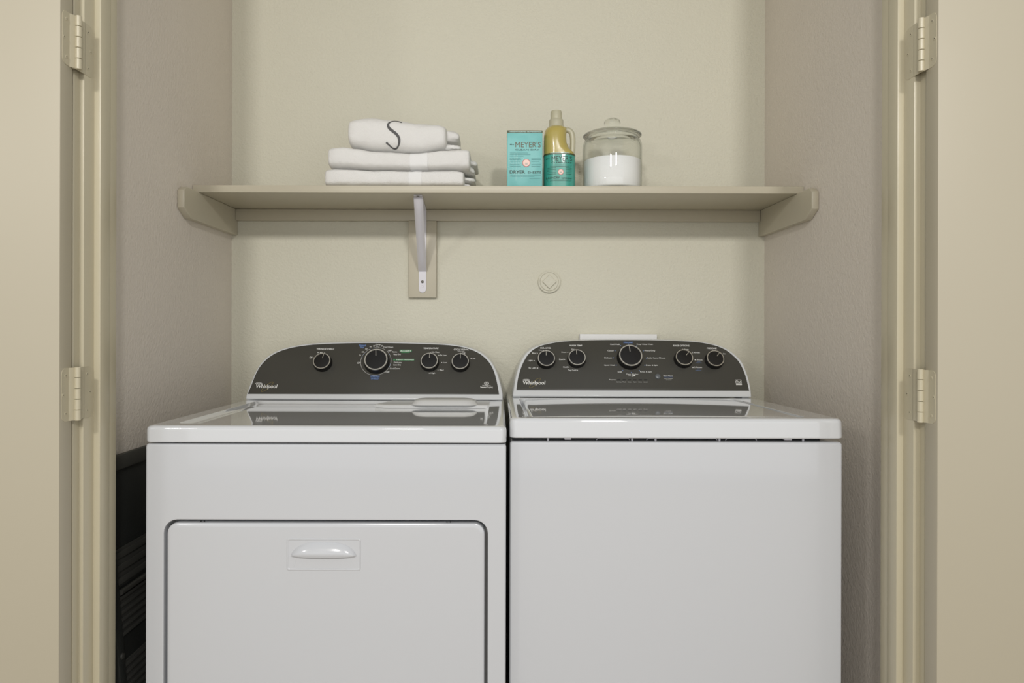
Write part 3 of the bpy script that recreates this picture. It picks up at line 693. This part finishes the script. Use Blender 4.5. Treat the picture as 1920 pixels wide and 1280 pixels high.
def flaps(bm, defs):             # loose cloth ends past the body, behind its front corner
    for (xa, xb, y0, y1, z0, z1, th) in defs:
        loops = []
        for i in range(15):
            t = i/14; x = xa+(xb-xa)*t; ee = max(0, 1-t**4)**.5; z = z0+(z1-z0)*t*t; ww = (y1-y0)/2*(.8+.2*ee); hh = th/2*(.35+.65*ee); yc = (y0+y1)/2; sec = []
            for j in range(28):
                a = 2*PI*j/28; cc, ss = math.cos(a), math.sin(a); f = lambda q: math.copysign(abs(q)**.6, q)
                wv = .0015*math.sin(9*a+x*150)
                sec.append((x, yc-ww*f(cc), z+hh*f(ss)+wv))
            loops.append(sec)
        loft(bm, loops)
bm = T_a.mesh(); zf = ZS1
flaps(bm, [(tx(850), tx(882), 1.945, 2.090, zf+.013, zf+.010, .018), (tx(850), tx(889), 1.955, 2.095, zf+.032, zf+.031, .017)])
ta = tag(link('towel', bm, M['towel'], ang=80), 'white folded bath towel lying directly on the shelf, bottom of three', 'towel', 'white towels stacked on the shelf')
link('woven_band', T_a.band(tx(766), tx(790)), M['band'], ta, ang=80)
bm = T_b.mesh(); zf = zA(tx(860))
flaps(bm, [(tx(862), tx(888), 1.945, 2.090, zf+.014, zf+.006, .022), (tx(862), tx(893), 1.960, 2.092, zf+.034, zf+.030, .020)])
tb = tag(link('towel', bm, M['towel'], ang=80), 'white folded bath towel in the middle of the stack of three', 'towel', 'white towels stacked on the shelf')
link('woven_band', T_b.band(tx(768), tx(801)), M['band'], tb, ang=80)
bm = T_c.mesh(); zf = zB(tx(840))
flaps(bm, [(tx(818), tx(858), 1.945, 2.050, tz(246), tz(247), .036), (tx(815), tx(861), 1.940, 2.055, tz(269), tz(269), .020)])
tc_ = tag(link('towel', bm, M['towel'], ang=80), 'rolled white hand towel with grey letter S on top of the towel stack', 'towel', 'white towels stacked on the shelf')
sp = catmull([(tx(580+x/5.647), tz(195.4+y/5.75)) for x, y in ((966, 184), (940, 172), (905, 165), (872, 170), (840, 190), (826, 222), (838, 256), (870, 285), (908, 316), (936, 350), (946, 388), (940, 425), (922, 455), (892, 467), (862, 457), (832, 432), (806, 410))], 6)
def sw(t): return .0030+.0045*math.exp(-((t-.42)/.17)**2)+.0026*math.exp(-((t-.62)/.1)**2)+.0016*math.exp(-((t-.97)/.06)**2)+.001*math.exp(-((t-.02)/.04)**2)
bm = bmesh.new(); ribbon(bm, lambda u, v: T_c.front(u, v, .0011), [tuple(p) for p in sp], sw)
link('monogram', bm, M['mono'], tc_, ang=80)

# ---------------------------------------------------------------- carton of dryer sheets
YX = 1.925; k_ = YX/F
cx0, cx1 = (950.3-CX)*k_, (1016.2-CX)*k_; cz1 = H+(CY-244.5)*k_
ct = tag(link('dryer_sheet_box', mbox(cx0, cx1, YX, YX+.052, ZS1+.0004, cz1, bev=.0012), M['teal']), 'light teal carton of dryer sheets standing left of the bottle', 'box')
CPl = Plane((0, YX, 0), (1, 0, 0), (0, 0, 1)); CPl.n = Vector((0, -1, 0))
Z6 = lambda x, y: (945+x/10.667, 235+y/10.667)
bm = mbox(cx0-.0004, cx1+.0004, YX-.0004, YX+.0524, cz1-.0068, cz1+.0004, bev=.001); link('top_band', bm, M['cartonedge'], ct)
labels(ct, CPl, 'dark_lettering', M['ink'], [zl(Z6, 'Mrs.', 112, 192, 366, 394), zl(Z6, 'CLEAN DAY', 216, 700, 472, 502), zl(Z6, 'DRYER', 106, 414, 898, 962, bold=.02), zl(Z6, 'SHEETS', 468, 736, 918, 962)], off=.0008)
labels(ct, CPl, 'brand_lettering', M['inkbrown'], [zl(Z6, "MEYER'S", 218, 726, 326, 440, bold=.0)], off=.0008)
fine = [('#', *[Z6(x, 0)[0] for x in (xa, xb)], Z6(0, y)[1], Z6(0, y+6)[1]) for xa, xb, y in
        [(108, 470, 548), (108, 520, 580), (108, 380, 612), (108, 330, 652), (540, 730, 652), (108, 330, 684), (540, 730, 684), (108, 320, 716), (540, 700, 716), (108, 330, 748), (540, 730, 748), (108, 300, 780), (108, 330, 812), (540, 720, 812), (540, 730, 780), (108, 730, 990), (108, 600, 1018), (500, 720, 1056)]]
labels(ct, CPl, 'fine_print', M['inksoft'], fine, off=.0007)
def seal(root, mp, u, v, r):
    bm = bmesh.new(); disc(bm, lambda a, b: mp(a, b, .0009), u, v, r*1.12, 32); link('seal_ring', bm, M['pinkring'], root, keep=True)
    bm = bmesh.new(); disc(bm, lambda a, b: mp(a, b, .0011), u, v, r*.93, 32); link('seal', bm, M['pink'], root, keep=True)
    bm = bmesh.new(); 
    for i, w_ in enumerate((.5, .35)): quad(bm, lambda a, b: mp(a, b, .0013), u-r*w_, u+r*w_, v-r*.1-i*r*.3, v+r*.02-i*r*.3)
    link('seal_print', bm, M['inksoft'], root, keep=True)
seal(ct, lambda a, b, o: CPl.p(a, b, o), *CPl.uv(*Z6(438, 750)), .0098)
def sprig(bm, mp, u, v, sc):     # outline drawing of a basil sprig
    for (dx, dy, a, l, ww) in ((0, .02, 90, .019, .008), (-.010, .010, 125, .017, .007), (.011, .011, 55, .017, .007), (-.013, -.006, 165, .015, .0065), (.013, -.006, 15, .015, .0065), (-.008, -.020, 230, .014, .006), (.010, -.021, 310, .014, .006)):
        ribbon(bm, mp, circ(u+dx*sc, v+dy*sc, l/2*sc, n=24, ry=ww/2*sc, rot=math.radians(a)), .00035)
    ribbon(bm, mp, [(u, v-.034*sc), (u+.001*sc, v), (u, v+.02*sc)], .0004)
u_, v_ = CPl.uv(*Z6(230, 800))
labels(ct, CPl, 'sprig_drawing', M['foil'], [], off=.0006, extra=lambda bm, mp: sprig(bm, mp, u_, v_, 1.25))
labels(ct, CPl, 'band_lettering', M['foil'], [zl(Z6, 'HARDWORKING HOMEKEEPING', 106, 740, 118, 138)], off=.0009)

# ---------------------------------------------------------------- detergent bottle
YC = 1.975; kb = YC/F
def bX(px): return (px-CX)*kb
def bZ(py): return H+(CY-py)*kb
def bottle_loop(xa, xb, dy, z, r, n=8):
    return [(a, b, z) for a, b in rrect(xa, xb, YC-dy, YC+dy, r, n)]
bt = thing('detergent_bottle', (bX(1047), YC, ZS1), 'bottle of amber laundry detergent with green label, between carton and glass jar', 'bottle')
zb0 = ZS1+.0004
XL, XR = bX(1018.5), bX(1076.5)
def body_r(py): return XR if py > 292 else bX(1061.5)+(XR-bX(1061.5))*max(0, min(1, (py-280)/12))**2
bm = bmesh.new()
loft(bm, [bottle_loop(XL+.004, XR-.004, .034, zb0, .026), bottle_loop(XL, XR, .038, zb0+.005, .030), bottle_loop(XL, XR, .038, bZ(300), .030), bottle_loop(XL, XR, .038, bZ(292), .030),
          bottle_loop(XL, bX(1073), .038, bZ(287), .030), bottle_loop(XL, bX(1066), .038, bZ(281), .030), bottle_loop(XL, bX(1061), .038, bZ(270), .028),
          bottle_loop(XL+.0005, bX(1060), .037, bZ(256), .028), bottle_loop(XL+.003, bX(1061), .034, bZ(247), .028), bottle_loop(XL+.008, bX(1061), .029, bZ(242), .025), bottle_loop(XL+.014, bX(1057), .022, bZ(239), .019)])
link('body', bm, M['liquid'], bt, ang=60)
bm = bmesh.new()
pts = catmull([(bX(1052), YC, bZ(244.5)), (bX(1063), YC, bZ(243.5)), (bX(1070), YC, bZ(248)), (bX(1072.7), YC, bZ(258)), (bX(1072.8), YC, bZ(275)), (bX(1071), YC, bZ(290)), (bX(1067), YC, bZ(297))], 5)
tube(bm, pts, .0078, 14); link('handle', bm, M['clearplastic'], bt, ang=60)
bm = bmesh.new(); cxn = bX(1042)
lathe(bm, [(.0235, bZ(242)), (.0215, bZ(239.5)), (.0205, bZ(234)), (.0205, bZ(226.5)), (.0190, bZ(224.5))], (cxn, YC, 0), n=40); link('collar', bm, M['clearplastic'], bt)
bm = bmesh.new()
lathe(bm, [(.0165, bZ(225)), (.0162, bZ(222)), (.0158, bZ(211)), (.0145, bZ(208.6)), (.010, bZ(208))], (cxn, YC, 0), n=40); link('cap', bm, M['clearplastic'], bt)
# label wraps the lower body
zl0, zl1 = zb0+.004, bZ(292.5)
def lshape(e, z): return bottle_loop(XL-e, XR+e, .038+e, z, .030+e)
bm = bmesh.new(); loft(bm, [lshape(.0002, zl0), lshape(.0006, zl0+.0005), lshape(.0006, zl1-.0005), lshape(.0002, zl1)], False, False)
lbl = link('label', bm, M['teal2'], bt)
bm = bmesh.new(); loft(bm, [lshape(.0009, zl1-.0045), lshape(.0009, zl1)], False, False); link('label_border', bm, M['cartonedge'], lbl)
def wrap(px, py, off=0):         # a photo point laid on the front of the label, round corners included
    x = bX(px); r = .030; y = YC-.038
    if x < XL+r: d = (XL+r-x); y = YC-.038+r-math.sqrt(max(0, r*r-d*d))
    if x > XR-r: d = (x-(XR-r)); y = YC-.038+r-math.sqrt(max(0, r*r-d*d))
    k = (y)/YC
    return Vector((x, y-off-.0006, H+(CY-py)*kb*1.0*k*(1) if False else bZ(py)*1.0))
def wlab(name, m, items, off):
    bm = bmesh.new()
    for t, x0, x1, y0, y1, *kw in items:
        kw = kw[0] if kw else {}; mp = lambda u, v: wrap(u, -v, off)
        if t == '#': 
            for i in range(6): quad(bm, mp, x0+(x1-x0)*i/6, x0+(x1-x0)*(i+1)/6, -y1, -y0)
        else: put_text(bm, mp, t, x0, x1, -y1, -y0, **kw)
    if name == 'brand_lettering': link(name, bm, m, lbl, keep=True)
    else: join(lbl, bm, m)
wlab('brand_lettering', M['ink'], [zl(Z6, 'Mrs.', 820, 890, 710, 736), zl(Z6, "MEYER'S", 924, 1328, 674, 768, bold=.0), zl(Z6, 'CLEAN DAY', 918, 1324, 790, 818), zl(Z6, 'LAUNDRY', 826, 1084, 1082, 1122, bold=.01), zl(Z6, 'DETERGENT', 1120, 1324, 1098, 1126)], .0008)
wlab('fine_print', M['ink'], [('#', Z6(a, 0)[0], Z6(b, 0)[0], Z6(0, y)[1], Z6(0, y+5)[1]) for a, b, y in
     [(830, 1320, 850), (830, 1320, 876), (840, 1010, 906), (1200, 1320, 906), (840, 1010, 936), (1200, 1320, 936), (840, 1010, 966), (1200, 1320, 966), (840, 1010, 996), (1200, 1320, 996), (840, 1010, 1026), (1200, 1320, 1026), (840, 1320, 1142), (840, 1300, 1160)]], .0007)
wlab('border_lettering', M['foil'], [zl(Z6, 'HARDWORKING HOMEKEEPING', 900, 1280, 606, 622)], .0010)
seal(lbl, lambda a, b, o: wrap(a/kb, -b/kb, o), Z6(1104, 0)[0]*kb, -Z6(0, 988)[1]*kb, .0072)

# ---------------------------------------------------------------- glass jar with powder
YJ, XJ, kj = 1.990, .3225, 1.990/F
def jz(py): return H+(CY-py)*kj
jar = thing('glass_jar', (XJ, YJ, ZS1), 'round clear glass jar with knobbed glass lid at the right of the shelf items', 'jar')
z0 = ZS1+.0004
outer = [(.001, 0), (.074, 0), (.0800, .003), (.0832, .010), (.0836, .030), (.0836, .125), (.0826, .137), (.0795, .146), (.0745, .1515), (.0735, .156), (.0755, .1585)]
inner = [(.0735, .1590), (.0700, .1560), (.0708, .1515), (.0760, .1445), (.0795, .135), (.0804, .125), (.0804, .030), (.0800, .012), (.0770, .0075), (.070, .0060), (.001, .0060)]
bm = bmesh.new(); lathe(bm, outer+inner, (XJ, YJ, z0), n=96, cap=True); link('body', bm, M['thin'], jar, ang=60)
bm = bmesh.new(); b0 = .1595
lathe(bm, [(.001, b0-.010), (.060, b0-.009), (.0685, b0-.004), (.0690, b0+.0002), (.0800, b0+.0004), (.0826, b0+.002), (.0826, b0+.004), (.0790, b0+.007), (.060, b0+.0135), (.030, b0+.0165), (.001, b0+.017)], (XJ, YJ, z0), n=96)
ld = link('lid', bm, M['glass'], jar, ang=60)
bm = bmesh.new(); b1 = b0+.0168
lathe(bm, [(.0200, b1), (.0175, b1+.004), (.0172, b1+.007), (.0210, b1+.014), (.0232, b1+.022), (.0215, b1+.030), (.015, b1+.0345), (.001, b1+.0355)], (XJ, YJ, z0), n=64)
link('lid_knob', bm, M['glass'], ld, ang=60)
bm = bmesh.new()
lathe(bm, [(.001, .0064), (.070, .0064), (.0768, .008), (.0795, .0125), (.0800, .030), (.0800, .0885), (.0790, .0895), (.05, .0905), (.001, .092)], (XJ, YJ, z0), n=96)
pw = tag(link('laundry_powder', bm, M['powder'], ang=60), 'white laundry powder filling the lower half of the glass jar', 'powder'); pw['kind'] = 'stuff'
